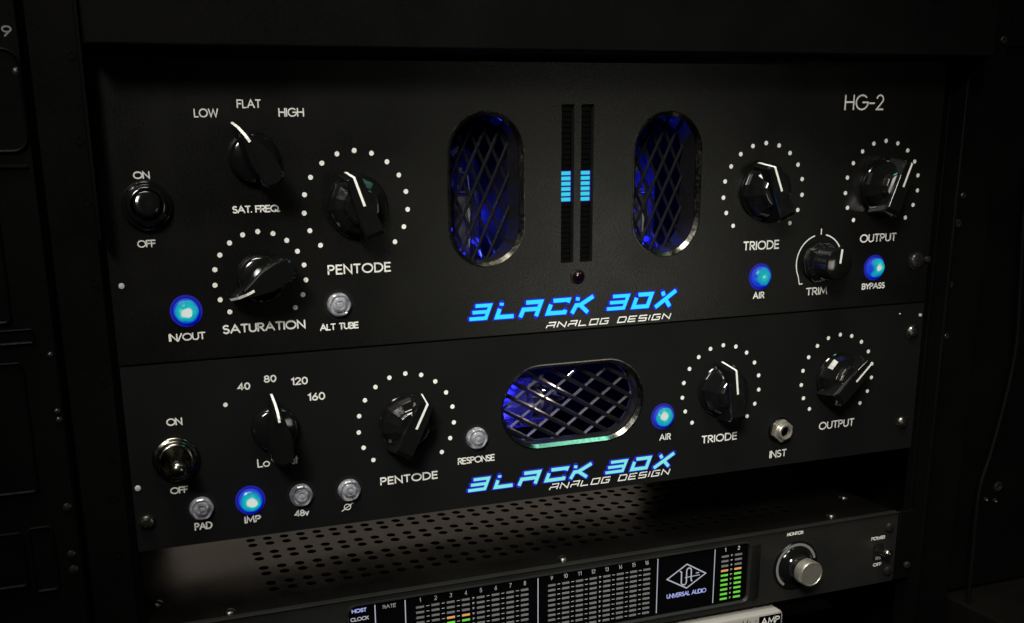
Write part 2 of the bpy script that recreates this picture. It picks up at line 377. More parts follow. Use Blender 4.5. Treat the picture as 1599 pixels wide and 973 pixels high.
def logo(parent, x0, x1, z0, z1, m, y):
    """slanted square capitals BLACK BOX: raised lit acrylic on a wider strip that glows as a blue halo"""
    h = z1-z0; sh = 0.36*h; k = (x1-x0)/123.0
    t = 0.11
    L = {'B': [[(0.12, 1-t), (1, 1-t), (0.97, t), (0, t)], [(0.06, 0.5), (0.90, 0.5)]],
         'L': [[(0.04, 0.98), (0.08, 0.82)], [(0.03, 0.62), (0.02, t), (1, t)]],
         'A': [[(0.14, 1-t), (1, 1-t), (0.97, 0)], [(0.06, 0), (0.10, 0.46), (0.88, 0.46)]],
         'C': [[(0.14, 1-t), (1, 1-t), (0.99, 0.72)], [(0.06, 0.66), (0.04, t), (1, t), (1, 0.26)]],
         'K': [[(0.08, 1.0), (0.10, 0.80)], [(0.02, 0.0), (0.12, 0.5), (0.34, 0.5)], [(1.0, 1.0), (0.36, 0.5), (0.98, 0.0)]],
         'O': [[(0.12, 1-t), (1, 1-t), (0.98, t), (0.04, t), (0.05, 0.70)]],
         'X': [[(1.08, 1.0), (0.0, 0.0)], [(0.16, 0.98), (0.34, 0.72)], [(0.56, 0.46), (1.0, 0.0)]]}
    pos = [('B', 177.6, 188.7), ('L', 192.8, 204.5), ('A', 206.3, 218.4), ('C', 222.3, 234.8), ('K', 237.4, 249.3), ('B', 258.9, 271.2), ('O', 274.8, 286.2), ('X', 289.5, 300.6)]
    for ch, a, b in pos:
        a = x0+(a-177.6)*k; b = x0+(b-177.6)*k; sw = 0.25*h*(0.84 if ch in 'B' else 1.0)
        core = MB(); rim = MB()
        for i, q in enumerate(L[ch]):
            pl = [(a+sw*0.45+u*(b-a-sw*0.9)+sh*v_, z0+v_*h) for u, v_ in q]
            core.ribbon(pl, sw, y-0.62-0.02*i, y-0.40, butt=True)
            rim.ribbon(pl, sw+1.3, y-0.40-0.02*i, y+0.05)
        lo = part('logo_letter', core, m, parent, smooth=0)
        rm = part('halo_edge', rim, 'logo_halo', parent, smooth=0)

def tagline(parent, x0, x1, z0, z1, y):
    h = z1-z0; L = {
        'A': [[(0, 0), (0.05, 0.45), (0.92, 0.45)], [(0.1, 1), (1, 1), (0.98, 0)]], 'N': [[(0, 0), (0, 1), (1, 0), (1, 1)]],
        'L': [[(0, 1), (0, 0), (1, 0)]], 'O': [[(0, 0), (0, 1), (1, 1), (1, 0), (0, 0)]], 'G': [[(1, 1), (0, 1), (0, 0), (1, 0), (1, 0.5), (0.5, 0.5)]],
        'D': [[(0, 0), (0, 1), (0.9, 1), (1, 0.8), (1, 0), (0, 0)]], 'E': [[(1, 1), (0, 1), (0, 0), (1, 0)], [(0, 0.5), (0.9, 0.5)]],
        'S': [[(1, 1), (0, 1), (0, 0.5), (1, 0.5), (1, 0), (0, 0)]], 'I': [[(0, 0), (0, 1)]]}
    W = {'I': 0.05, ' ': 0.55}; s = 'ANALOG DESIGN'; tot = sum(W.get(c, 1) for c in s)+0.42*(len(s)-1)
    u = (x1-x0-0.4*h)/tot; x = x0; mb = MB()
    for c in s:
        wd = W.get(c, 1)*u
        for i, q in enumerate(L.get(c, [])):
            pl = [(x+a*wd+0.4*h*b, z0+b*h) for a, b in q]
            mb.ribbon(pl, 0.62, y-0.012*i, closed=math.dist(pl[0], pl[-1]) < .01, butt=True)
        x += wd+0.42*u
    flat('tagline_lettering', mb, 'ink', parent)

# ------------------------------------------------------------------ controls
def dot_scale(parent, cx, cz, r=26.6, n0=-7, n1=7, dr=0.0):
    mb = MB()
    for k in range(n0, n1+1):
        a = R(19.11*k); mb.disc(cx+r*math.sin(a), cz+r*math.cos(a), 1.22, -0.10)
    return flat('dot_scale', mb, 'ink', parent)

def bar_knob(unit, cx, cz, ang):
    """round fluted skirt carrying a raised pointer bar with a white line"""
    k = MB().lathe([(15.2, 0.0), (15.6, 0.5), (15.6, 1.8), (15.2, 2.3)], 84)
    kn = part('knob', k, 'knob', unit, (cx, 0, cz), ang, smooth=38)
    fl = lambda a, h: 1.0-0.022*math.cos(7*a)
    part('skirt', MB().lathe([(15.0, 2.0), (14.6, 5.2), (13.0, 8.0), (9.6, 9.8), (9.2, 9.9), (8.9, 12.4), (7.9, 13.3), (0.01, 13.4)], 14, fl), 'knob', kn, (cx, 0, cz), smooth=0, bevel=0.45, seg=3)
    b = MB(); w = 4.7
    prof = [(17.2, 2.0), (14.4, 16.1), (6.0, 16.3), (-13.4, 16.4), (-15.8, 15.2), (-17.6, 1.6)]     # (along the pointer, height)
    rings = []
    for sx in (-w, -w*0.94, w*0.94, w):
        d = 0.0 if abs(sx) < w else 0.7
        rings.append([(sx*(0.78 if r_ > 10 else 1.0 if r_ > -14 else 1.08), -(h_-d*(h_ > 3)), r_-d*(1 if r_ > 0 else -1)) for r_, h_ in prof])
    b.loft(rings)
    part('pointer_bar', b, 'knob', kn, (cx, 0, cz), smooth=0, bevel=0.25, seg=2)
    ln = MB(); hw = 0.62
    pts = [(17.3, 2.6), (14.6, 15.7), (14.2, 16.3), (6.0, 16.42), (0.2, 16.5)]
    ln.add([(sx, -(h_+0.06), r_+0.05) for r_, h_ in pts for sx in (-hw, hw)], [(2*i, 2*i+1, 2*i+3, 2*i+2) for i in range(4)])
    part('pointer_line', ln, 'ink', kn, (cx, 0, cz), smooth=0)
    return kn

def chicken_knob(unit, cx, cz, ang):
    """teardrop pointer knob on a round flange"""
    k = MB().lathe([(11.6, 0), (11.9, 0.5), (11.7, 4.5), (11.0, 6.2), (9.6, 7.2), (0.01, 7.5)], 56)
    kn = part('knob', k, 'knob', unit, (cx, 0, cz), ang, smooth=35)
    def outline(sc, tip):
        pts = [(0, tip), (1.3, tip-1.6), (2.2, 11.5), (4.2, 5.0), (5.9, 0), (6.1, -6), (5.8, -12.4), (4.6, -15.0), (2.5, -16.2), (0, -16.6)]
        full = pts+[(-x, z) for x, z in pts[-2:0:-1]]
        return [(x*sc, z*(sc if z < 0 else 1)) for x, z in full]
    rings = []
    for h, sc, tip in ((3.0, 1.0, 18.0), (8.0, 0.98, 18.2), (16.0, 0.95, 15.0), (20.6, 0.92, 11.2), (21.6, 0.84, 9.8)):
        rings.append([(x, -h, z) for x, z in outline(sc, tip)])
    b = MB().loft(rings)
    part('pointer_bar', b, 'knob', kn, (cx, 0, cz), smooth=32)
    ln = MB(); hw = 0.62
    pts = [(18.5, 5.4), (18.35, 8.4), (15.2, 16.4), (11.4, 21.0), (9.4, 21.9), (7.4, 21.95)]
    ln.add([(sx, -(h_+0.10), r_+0.12) for r_, h_ in pts for sx in (-hw, hw)], [(2*i, 2*i+1, 2*i+3, 2*i+2) for i in range(5)])
    part('pointer_line', ln, 'ink', kn, (cx, 0, cz), smooth=0)
    return kn

def trim_knob(unit, cx, cz, ang):
    fl = lambda a, h: 1-0.03*(0.5+0.5*math.cos(10*a)) if h < 6.5 else 1
    k = MB().lathe([(11.8, 0), (12.3, 0.6), (12.0, 3.2), (10.6, 5.6), (9.9, 6.6), (9.5, 7.4), (9.2, 16.4), (8.8, 17.3), (8.2, 17.6), (0.01, 17.7)], 60, fl)
    kn = part('knob', k, 'knob', unit, (cx, 0, cz), ang, smooth=35)
    ln = MB().add([(-0.7, -17.82, 0.6), (0.7, -17.82, 0.6), (0.7, -17.72, 8.6), (-0.7, -17.72, 8.6)], [(0, 1, 2, 3)])
    part('pointer_line', ln, 'ink', kn, (cx, 0, cz), smooth=0)
    return kn

def push_button(unit, cx, cz, lit, r=6.2):
    bz = MB().lathe([(r+1.5, -0.5), (r+1.5, 0.12), (r+0.35, 0.16), (r+0.30, -0.6)], 40)
    bz.lathe([(r+0.3, -0.6), (0.01, -0.6)], 40)
    b = part('push_button', bz, 'button_halo' if lit else 'dark', unit, (cx, 0, cz))
    fl = lambda a, h: 1-0.05*(0.5+0.5*math.cos(6*a)) if 1.2 < h < 3.0 else 1
    if lit:
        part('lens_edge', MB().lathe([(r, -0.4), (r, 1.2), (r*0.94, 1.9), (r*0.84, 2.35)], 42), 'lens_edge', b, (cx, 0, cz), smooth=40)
        ln = MB().lathe([(r*0.92, 1.0), (r*0.9, 2.5), (r*0.74, 3.3), (r*0.45, 3.7), (r*0.28, 3.4), (0.01, 3.3)], 42, fl)
    else:
        ln = MB().lathe([(r, -0.4), (r, 1.5), (r*0.95, 2.3), (r*0.84, 2.9), (r*0.74, 2.6), (r*0.66, 2.5), (r*0.56, 3.1), (r*0.40, 3.5), (r*0.26, 3.2), (r*0.16, 3.5), (0.01, 3.6)], 42, fl)
    part('lens', ln, 'lens_on' if lit else 'lens_off', b, (cx, 0, cz), smooth=22)
    return b

def toggle(unit, cx, cz, tilt, ball):
    """bat toggle in a stepped round bushing; the bat points out of the panel, tilted up or down"""
    fl = lambda a, h: 1-0.012*(0.5+0.5*math.cos(56*a)) if 0.3 < h < 2.6 else 1
    k = MB().lathe([(11.0, 0), (11.3, 0.4), (11.3, 2.6), (10.6, 3.4), (9.6, 3.5), (9.2, 3.9), (8.9, 5.6), (8.2, 6.5), (7.4, 6.6), (7.1, 6.0), (6.9, 2.2), (0.01, 2.0)], 112, fl)
    t = part('toggle_switch', k, 'dark_chrome' if ball else 'knob', unit, (cx, 0, cz), smooth=60)
    d = Vector((0, -math.cos(R(tilt)), math.sin(R(tilt)))); p0 = Vector((0, -2.0, 0)); path = []; rad = []
    for i, (q, r_) in enumerate(((0, 2.4), (5, 2.8), (10, 3.6), (13, 4.2), (15, 4.2), (16.6, 3.5), (17.6, 2.0), (17.8, 0.3)) if ball else
                                ((0, 6.2), (3, 6.3), (5.2, 6.2), (6.0, 5.8), (6.4, 5.0), (6.5, 2.5), (6.5, 0.2))):
        path.append(tuple(p0+d*q)); rad.append(r_)
    part('lever', MB().tube(path, 1, 24, rad), 'dark_chrome' if ball else 'knob', t, (cx, 0, cz), smooth=40)
    return t

def screw(unit, cx, cz, r, m, ang=20, washer=True, h=2.4):
    mb = MB()
    if washer: mb.lathe([(r*1.18, 0), (r*1.18, 0.7), (r*0.95, 0.8)], 28)
    mb.lathe([(r, 0.5), (r, h*0.45), (r*0.86, h*0.8), (r*0.5, h), (0.01, h*1.02)], 28)
    s = part('screw', mb, m, unit, (cx, 0, cz), ang)
    sl = MB()
    for a in (0, 90):
        c, q = math.cos(R(a)), math.sin(R(a)); L = r*0.62; w_ = r*0.13
        P = [(-L, -w_), (L, -w_), (L, w_), (-L, w_)]
        sl.prism([(x*c-z*q, x*q+z*c) for x, z in P], -h*1.03-0.06-0.03*(a > 0), -h*0.6)
    part('slot', sl, 'dark', s, (cx, 0, cz), smooth=0)
    return s

def bezel_and_grille(unit, x0, x1, z0, z1, depth, lattice, chamfer_m, fat=1.0):
    """rounded tube window: chamfered rim, deep wall, expanded metal behind"""
    cx, cz = (x0+x1)/2, (z0+z1)/2
    def ring(d, y): return [(x, y, z) for x, z in stadium(x0+d, x1-d, z0+d, z1-d, n=16)]
    rim = MB().loft([ring(-0.5, 0.3), ring(-0.5, -0.25), ring(0.1, -0.35), ring(1.9, 1.7), ring(2.0, 2.4)], False, False)
    v = part('tube_window', rim, chamfer_m, unit, smooth=30)
    wall = MB().loft([ring(2.0, 2.3), ring(2.1, depth), ring(2.1, depth+1.5)], False, False)
    part('window_wall', wall, 'dark', v, smooth=30)
    (ox, oz), v1, v2, wd = lattice
    g = MB(); inside = lambda x, z: (lambda px, pz, r: math.hypot(max(abs(px)-((x1-x0)/2-r), 0), max(abs(pz)-((z1-z0)/2-r), 0)) <= r)(x-cx, z-cz, min(x1-x0, z1-z0)/2-1.2)
    for i in range(-16, 17):
        for j in range(-16, 17):
            a = (ox+i*v1[0]+j*v2[0], oz+i*v1[1]+j*v2[1])
            for v_ in (v1, v2):
                b = (a[0]+v_[0], a[1]+v_[1])
                for s0, s1 in ((0.0, 0.34), (0.33, 0.67), (0.66, 1.0)):
                    p = (a[0]+v_[0]*s0, a[1]+v_[1]*s0); q = (a[0]+v_[0]*s1, a[1]+v_[1]*s1)
                    if not (inside(*p) or inside(*q)): continue
                    d = Vector((q[0]-p[0], 0, q[1]-p[1])).normalized(); n = Vector((-d.z, 0, d.x))
                    y = depth+(-0.5 if v_ is v1 else 0.4)
                    rr = []
                    for pt in (p, q):
                        c = Vector((pt[0], y, pt[1]))
                        ww = wd*(fat if v_ is v1 else 0.95); rr.append([tuple(c+n*ww*u+Vector((0, 1.5*wd*e, 0))) for u, e in (((-0.5, -0.15), (0.12, -0.5), (0.5, 0.15), (-0.12, 0.5)) if v_ is v1 else ((0.5, -0.15), (-0.12, -0.5), (-0.5, 0.15), (0.12, 0.5)))])
                    g.loft(rr)
    part('grille', g, 'mesh', v, smooth=0)
    return v

def tube_valve(unit, base, axis, length, r, parts_side):
    """glass valve: base, envelope, anode, mica discs, getter"""
    b = Vector(base); d = Vector(axis); pth = lambda ts: [tuple(d*t) for t in ts]
    env = MB().tube(pth([0, length*0.06, length*0.7, length*0.86, length*0.95, length*1.0, length*1.02, length*1.1]), 1, 28,
                    [r*0.96, r, r, r*0.9, r*0.62, r*0.28, r*0.16, r*0.05])
    t = part('vacuum_tube', env, 'glass', unit, base, smooth=50)
    part('tube_socket', MB().tube(pth([-length*0.3, -0.5, 0]), 1, 28, [r*1.25, r*1.25, r*1.1]), 'inside', t, base)
    part('anode', MB().tube(pth([length*0.12, length*0.62]), 1, 8, [r*0.66, r*0.66]), 'plate', t, base, smooth=0)
    for q in (0.1, 0.64): part('mica_disc', MB().tube(pth([length*q, length*q+0.5]), 1, 22, [r*0.93]*2), 'mica', t, base)
    side = Vector((0, 0, 1)) if abs(d.z) < 0.5 else Vector((1, 0, 0)); fr = Vector((0, -1, 0))
    wires = MB()
    for u in (-0.5, 0.45):
        wires.tube([tuple(d*length*0.05+side*r*u+fr*r*0.62), tuple(d*length*0.45+side*r*u*0.8+fr*r*0.66), tuple(d*length*0.78+side*r*u*0.5+fr*r*0.45)], 0.45, 6)
    ringp = [tuple(d*length*0.8+side*r*0.42*math.cos(a*0.393)+fr*r*0.42*math.sin(a*0.393)) for a in range(17)]
    part('getter_cup', MB().tube(pth([length*0.80, length*0.84]), 1, 14, [r*0.40*parts_side, r*0.34*parts_side]), 'alu', t, base, smooth=40)
    wires.tube(ringp, 0.6, 6)
    part('support_wire', wires, 'plate', t, base, smooth=60)
    return t

# ================================================================== RACK AND SETTING
rack = thing('equipment_rack', 'black steel rack frame with a column of rail screws holding the audio units', 'rack', (240, 0, -250))
rr = MB().box(490.5, 531, 3.5, 10, -262, 330)
part('rail', rr, 'rack', rack, bevel=0.6)
part('rail_lip', MB().box(491.2, 494.2, -16, 3.3, 138, 330), 'rack', rack, bevel=0.8)
part('rail_lip', MB().box(491.2, 493.6, -8, 3.3, -262, 137.5), 'rack', rack, bevel=0.8)
part('rail', MB().box(-24, -3.2, 3.5, 10, -262, 330), 'rack', rack, bevel=0.6)
part('rail_lip', MB().box(-3.6, -1.6, -14, 3.3, 60, 330), 'rack', rack, bevel=0.6)
part('side_panel', MB().box(531.2, 536, 11, 420, -262, 330), 'rack', rack)
part('side_panel', MB().box(-27, -24.2, 11, 420, -262, 330), 'rack', rack)
for x, z, r_ in ((508, 64, 2.0), (506, 47, 2.6), (504.8, 9, 2.2), (502, -9.6, 1.9), (496.2, -19.7, 2.4), (506, -24, 2.0), (495.4, -66, 1.9), (497, -84, 1.6), (496.5, -104, 2.8), (496, -123, 1.8), (496, -194, 2.6), (497, -210, 2.2), (527, 155, 2.4)):
    s = MB().lathe([(r_, 0), (r_, 0.6), (r_*0.8, 1.0), (r_*0.4, 1.0), (r_*0.3, 0.3), (0.01, 0.3)], 20)
    part('rail_screw', s, 'screw_black', rack, (x, 3.5, z))
for x, z in ((-6.5, 140.7), (-6.8, 104.3), (-6.6, 77), (-7, 40), (-8, -8), (-8, -46), (-9, -66), (-9.5, -95)):
    part('rail_hole', MB().lathe([(2.2, 0), (2.2, 0.25), (1.5, 0.3), (1.4, 0.05), (0.01, 0.05)], 18), 'rack', rack, (x, 3.5, z))

fl = part('rear_wall', MB().box(-900, 1500, 900, 930, -700, 1400), 'dark'); fl['kind'] = 'structure'; fl.name = 'wall'
fl = part('floor', MB().box(-900, 1500, -2400, 930, -760, -740), 'wood'); fl['kind'] = 'structure'

# ------------------------------------------------------------------ blank drawer above
up_ = thing('rack_drawer', 'plain black panel overhanging the tube processor at the top of the rack', 'rack panel', (240, -24, 141.8))
part('faceplate', MB().box(-1.0, 490.8, -25, 5, 142.0, 240), 'rack', up_, bevel=1.0, seg=3)
for x in (42.4, 451):
    part('finger_recess', MB().lathe([(6.6, 0), (6.6, 0.7), (5.9, 0.9), (5.2, 0.4), (5.0, 0.1), (0.01, 0.1)], 36), 'rack', up_, (x*0.985, -25, 169.6 if x < 100 else 178))

# ================================================================== UPPER UNIT
hg = thing('tube_processor', 'tall upper black rack unit with two upright oval tube windows and a twin level meter', 'audio unit', (241, 0, 0.5))
wins = [(168.5, 210.4, 37.6, 115.6), (275.0, 316.8, 37.6, 114.8)]
slots = [(231.9, 239.3, 37.0, 118.8), (243.3, 250.7, 37.0, 118.8)]
fp = part('faceplate', sheet(rect(0, 482.4, 0.5, 139.4), [stadium(a, b, c, d, n=16) for a, b, c, d in wins]+[rect(*q) for q in slots], 0, 5), 'brushed', hg, smooth=0)
ch = MB()
ch.box(2, 480, 5.2, 6, 3, 36); ch.box(2, 480, 5.2, 6, 120, 137); ch.box(2, 166, 5.2, 6, 36.1, 119.9); ch.box(318.5, 480, 5.2, 6, 36.1, 119.9)
part('back_plate', MB().box(12, 470, 145, 147, 6, 134), 'inside', hg, smooth=0); ch.box(8, 10, 6.2, 147.8, 3, 137); ch.box(472, 474, 6.2, 147.8, 3, 137); ch.box(10.2, 471.8, 6.2, 147.8, 135, 137); ch.box(10.2, 471.8, 6.2, 147.8, 3, 5)
ch.box(212, 214, 6.2, 147, 36, 120); ch.box(271, 273, 6.2, 147, 36, 120)
part('chassis', ch, 'dark', hg, smooth=0)
k16 = 502.3/499.3
for (a, b, c, d), ox, oz in ((wins[0], 197.6, 98.6), (wins[1], 300.9, 89.8)):
    bezel_and_grille(hg, a, b, c, d, 16, (((ox+2.9)*k16-2.9, oz), (4.18, 8.6), (4.18, -8.6), 1.65), 'dark_chrome')
for i, (x0, zz) in enumerate(((188, 33), (296.5, 31))):
    tv = tube_valve(hg, (x0, 36, zz), (0, 0, 1), 66, 11.5, 0.45)
part('glow_catch_deck', MB().box(150, 340, 21, 143, 36.5, 37.8), 'inside', hg, smooth=0)  # added floor plate, placed to catch a pool of blue light
def tube_led(unit, x, y, z, r_=1.7):
    part('tube_led', MB().lathe([(r_, -2), (r_, 0.6), (r_*0.8, 1.4), (r_*0.4, 1.9), (0.01, 2.0)], 20), 'led_blue', unit, (x, y, z), smooth=50)
for q in ((184, 24, 43.5), (193, 26, 49), (177, 24, 56), (290.5, 24, 52), (288, 24, 62), (300, 28, 45.5), (286.5, 24, 45)): tube_led(hg, *q)
glow('tube_glow', (179, 23, 33), 2.0, 0.36, (0.02, 0.03, 1.0)); glow('tube_glow', (286, 23, 36), 2.0, 0.36, (0.02, 0.03, 1.0))
glow('tube_glow', (204, 84, 60), 3.0, 0.028, (0.02, 0.03, 1.0)); glow('tube_glow', (318, 60, 72), 3.0, 0.045, (0.02, 0.03, 1.0))  # added blue fill lamps behind the tubes, to tint the back plate

for a, b, c, d in slots:                    # twin meter
    mt = part('level_meter', MB().box(a-1.5, b+1.5, 6.4, 7.4, c-2, d+2), 'dark', hg, smooth=0)
    part('slot_lining', sheet(rect(a-0.8, b+0.8, c-0.8, d+0.8), [rect(a+0.12, b-0.12, c+0.12, d-0.12)], 0.25, 6.3), 'dark', mt, smooth=0)
    n = 30; p = 2.72; o5 = a-0.9 if a < 240 else a-1.0
    for k in range(n):
        zc = 84.0-p*(k-12); on = 12 <= k < 18
        part('segment', MB().box(a+0.75, b-1.25, 1.6, 4.0, zc-(0.92 if on else 1.22), zc+(0.92 if on else 1.22)), 'seg_on' if on else 'seg_off', mt, smooth=0, bevel=0.15, seg=1)
        if on: part('halo_edge', MB().box(a+0.3, b-0.6, 2.2, 4.4, zc-1.3, zc+1.3), 'seg_halo', mt, smooth=0)
led = part('indicator_lamp', MB().lathe([(4.1, 0), (4.1, 0.6), (3.5, 0.9)], 30), 'screw_black', hg, (242.0, 0, 29.2))
M['red'] = mat('dark_red_lens', (0.005, 0.0008, 0.0015), 0.15, 0, 0.4)
part('lens', MB().lathe([(3.4, 0.4), (3.3, 1.8), (2.6, 3.0), (1.5, 3.7), (0.01, 4.0)], 30), 'red', led, (242.0, 0, 29.2), smooth=60)

logo(fp, 177.6, 300.6, 9.4, 18.0, 'logo_core', 0)
tagline(fp, 223.3, 301.0, 2.3, 5.2, -0.10)
T = lambda s, x0, x1, z0, z1, sw=0.62, **k: lettering(s, x0, x1, z0, z1, sw*1.12, fp, **k)
T('LOW', 44.4, 55.7, 113.6, 117.6, 0.55, m='ink'); T('FLAT', 64.4, 75.8, 117.6, 121.6, 0.55); T('HIGH', 83.8, 96.1, 113.6, 117.7, 0.55)
T('SAT. FREQ.', 58.8, 81.8, 69.5, 73.0, 0.6, gap=0.13); T('ON', 14.8, 22.3, 86.6, 90.1, 0.6, gap=0.14); T('OFF', 13.8, 22.2, 55.4, 58.9, 0.55, gap=0.14)
T('IN/OUT', 24.1, 41.6, 10.1, 13.9, 0.62, gap=0.14); T('SATURATION', 49.9, 91.0, 11.9, 16.4, 0.75); T('ALT TUBE', 98.2, 118.4, 9.9, 13.4, 0.62, gap=0.15)
T('PENTODE', 103.7, 136.6, 37.7, 42.7, 0.74, gap=0.24); T('HG-2', 410.6, 438.3, 114.8, 123.6, 0.85, gap=0.2); T('TRIODE', 347.0, 371.6, 38.1, 43.3, 0.74, gap=0.24)
T('OUTPUT', 428.9, 456.0, 38.8, 43.8, 0.74, gap=0.2); T('AIR', 355.4, 363.3, 9.8, 13.8, 0.64, gap=0.3); T('TRIM', 392.5, 407.8, 9.4, 14.1, 0.66, gap=0.2); T('BYPASS', 433.1, 450.4, 10.5, 14.3, 0.66, gap=0.15)
dot_scale(fp, 120, 71); dot_scale(fp, 70.25, 38.15, 22.4); dot_scale(fp, 358.8, 70.9); dot_scale(fp, 442.3, 70.9)
arc = MB(); ac = (400.6, 28.8)
arc.ribbon([(ac[0]+16.2*math.sin(R(a)), ac[1]+16.2*math.cos(R(a))) for a in range(-118, -14, 6)], 0.7, -0.10)
arc.ribbon([(ac[0]+16.2*math.sin(R(a)), ac[1]+16.2*math.cos(R(a))) for a in range(13, 60, 5)], 0.7, -0.10)
arc.ribbon([(400.6, 45.2), (400.6, 48.2)], 0.7, -0.10); arc.ribbon([(386.4, 20.6), (387.4, 16.6), (389.4, 16.7)], 0.65, -0.10)
flat('trim_scale', arc, 'ink', fp)
bar_knob(hg, 120, 71, -19); bar_knob(hg, 358.8, 70.9, -22); bar_knob(hg, 442.3, 70.9, 21)
chicken_knob(hg, 70.2, 95.2, -32); chicken_knob(hg, 70.2, 38.1, -118); trim_knob(hg, 400.6, 28.8, 6)
toggle(hg, 19.5, 74.6, 12, False)
push_button(hg, 33.4, 24.5, True); push_button(hg, 108.6, 22.6, False); push_button(hg, 359.7, 22.6, True); push_button(hg, 441.3, 23.5, True)
sc = screw(hg, 472.5, 26, 4.6, 'screw_black', 10); screw(hg, 484.0-3.5, 26.4, 2.2, 'screw_black', 0, False)
part('rivet', MB().lathe([(1.4, 0), (1.3, 0.5), (0.01, 0.8)], 16), 'ink_dim', hg, (4.9, 0, 38.1))

# ================================================================== LOWER UNIT
pre = thing('tube_preamp', 'lower black rack unit with one sideways oval tube window and the low cut numbers', 'audio unit', (241, 0, -94.3))
win2 = (196.6, 284.2, -65.2, -18.2)
fp = part('faceplate', sheet(rect(0.2, 482.6, -94.4, -0.5), [stadium(*win2, n=16)], 0, 4), 'paint', pre, smooth=0)
ch = MB(); ch.box(2, 194, 4.2, 6, -92, -2); ch.box(286.5, 480, 4.2, 6, -92, -2); ch.box(194.1, 286.4, 4.2, 6, -92, -67); ch.box(194.1, 286.4, 4.2, 6, -16.5, -2)
ch.box(8, 130, 6.2, 148, -94, -92.1); ch.box(130.1, 474, 6.2, 172, -94, -92.1); ch.box(8, 474, 6.2, 172, -4, -2.2); ch.box(8, 10, 6.2, 147, -92, -4.1); ch.box(472, 474, 6.2, 172, -92, -4.1); ch.box(10.1, 471.9, 170, 172, -92, -4.1)
part('chassis', ch, 'dark', pre, smooth=0)
v2 = bezel_and_grille(pre, *win2, 10, ((230.2, -50.6), (10.8, -6.2), (7.2, 5.2), 1.75), 'dark_chrome', 1.45)
tv = tube_valve(pre, (188, 36, -46.5), (1, 0, 0), 58, 15, 1)
glow('tube_glow', (203, 22, -27), 2.0, 0.5, (0.03, 0.03, 1.0)); glow('tube_glow', (202, 22, -66), 2.0, 0.5, (0.05, 0.04, 1.0)); glow('tube_glow', (192, 24, -46), 2.0, 0.3, (0.06, 0.05, 1.0))
glow('getter_light', (247, 20, -27), 2.0, 0.035, (1.0, 0.85, 0.65))  # added warm lamp in front of the tube, to brighten the getter
for q in ((197.5, 24, -36, 1.4), (199, 24, -57.5, 1.6), (214, 22, -34, 1.2)): tube_led(pre, *q)
logo(fp, 175.3, 303.4, -85.5, -77.9, 'logo_pale', 0)
tagline(fp, 225.6, 304.0, -90.6, -87.4, -0.10)
T('ON', 19.3, 27.0, -31.4, -27.6, 0.62, gap=0.14); T('OFF', 18.1, 27.1, -66.5, -62.9, 0.6, gap=0.14); T('PAD', 28.3, 37.3, -87.1, -83.0, 0.68, gap=0.15); T('IMP', 53.5, 62.1, -86.9, -83.0, 0.68, gap=0.2)
T('48v', 79.5, 87.3, -86.8, -83.2, 0.6, gap=0.14); T('40', 55.0, 61.4, -16.8, -13.0, 0.66, gap=0.22); T('80', 68.3, 74.7, -14.1, -10.3, 0.66, gap=0.22); T('120', 82.0, 90.6, -16.7, -12.7, 0.66, gap=0.22); T('160', 90.1, 99.1, -25.6, -21.5, 0.66, gap=0.22)
T('Lo', 62.1, 68.6, -57.8, -53.2, 0.6, gap=0.12); T('ut', 79.4, 83.3, -58.0, -53.4, 0.6, gap=0.18)
T('PENTODE', 126.5, 159.0, -75.5, -71.0, 0.72, gap=0.24); T('RESPONSE', 170.7, 192.4, -69.2, -65.4, 0.56, gap=0.14); T('AIR', 296.1, 303.7, -69.4, -65.4, 0.56, gap=0.3); T('TRIODE', 324.7, 349.5, -74.4, -69.6, 0.7, gap=0.24); T('INST', 373.6, 386.1, -89.2, -84.4, 0.66, gap=0.2); T('OUTPUT', 408.9, 435.6, -75.0, -70.0, 0.7, gap=0.2)
oo = MB().ribbon(ell(108.0, -85.0, 1.75, 1.55, 0, 360, 20), 0.5, -0.1, closed=True); oo.ribbon([(104.9, -87.0), (111.2, -83.0)], 0.5, -0.12); flat('lettering', oo, 'ink', fp)
flat('lettering', MB().disc(48.5, -23.4, 1.15, -0.1), 'ink', fp)
dot_scale(fp, 142.4, -42.4); dot_scale(fp, 336.8, -42.4, 26.4); dot_scale(fp, 419.9, -42.4, 26.4)
bar_knob(pre, 142.4, -42.4, 27); bar_knob(pre, 336.8, -42.4, -7); bar_knob(pre, 419.9, -42.4, 46); chicken_knob(pre, 71.8, -37.4, -4)
toggle(pre, 22.0, -48.0, -6, True)
for x, z, on in ((32.6, -75.6, 0), (57.3, -74.5, 1), (83.6, -75.2, 0), (109.3, -75.7, 0), (181.8, -55.2, 0), (297.9, -54.8, 1)): push_button(pre, x, z, bool(on))
jk = part('instrument_jack', MB().lathe([(7.9, 0), (7.9, 1.0), (7.2, 1.4), (6.2, 1.5)], 32), 'dark_chrome', pre, (379.6, 0, -71.6))
part('jack_nut', MB().prism([(7.2*math.cos(R(60*k+20)), 7.2*math.sin(R(60*k+20))) for k in range(6)], -4.4, -1.3), 'alu', jk, (379.6, 0, -71.6), smooth=0, bevel=0.5)
part('jack_barrel', MB().lathe([(4.9, 4.0), (4.9, 6.2), (4.4, 6.6), (3.3, 6.5), (3.1, 4.8), (3.0, 4.35)], 32), 'alu', jk, (379.6, 0, -71.6))
part('jack_hole', MB().lathe([(3.2, 4.4), (0.01, 4.4)], 32), 'dark', jk, (379.6, 0, -71.6))
for x, z, r_, a in ((474.8, -18.2, 4.0, 25), (473.3, -76.5, 3.8, 60), (5.6, -79.4, 3.6, 40)): screw(pre, x, z, r_, 'screw', a)
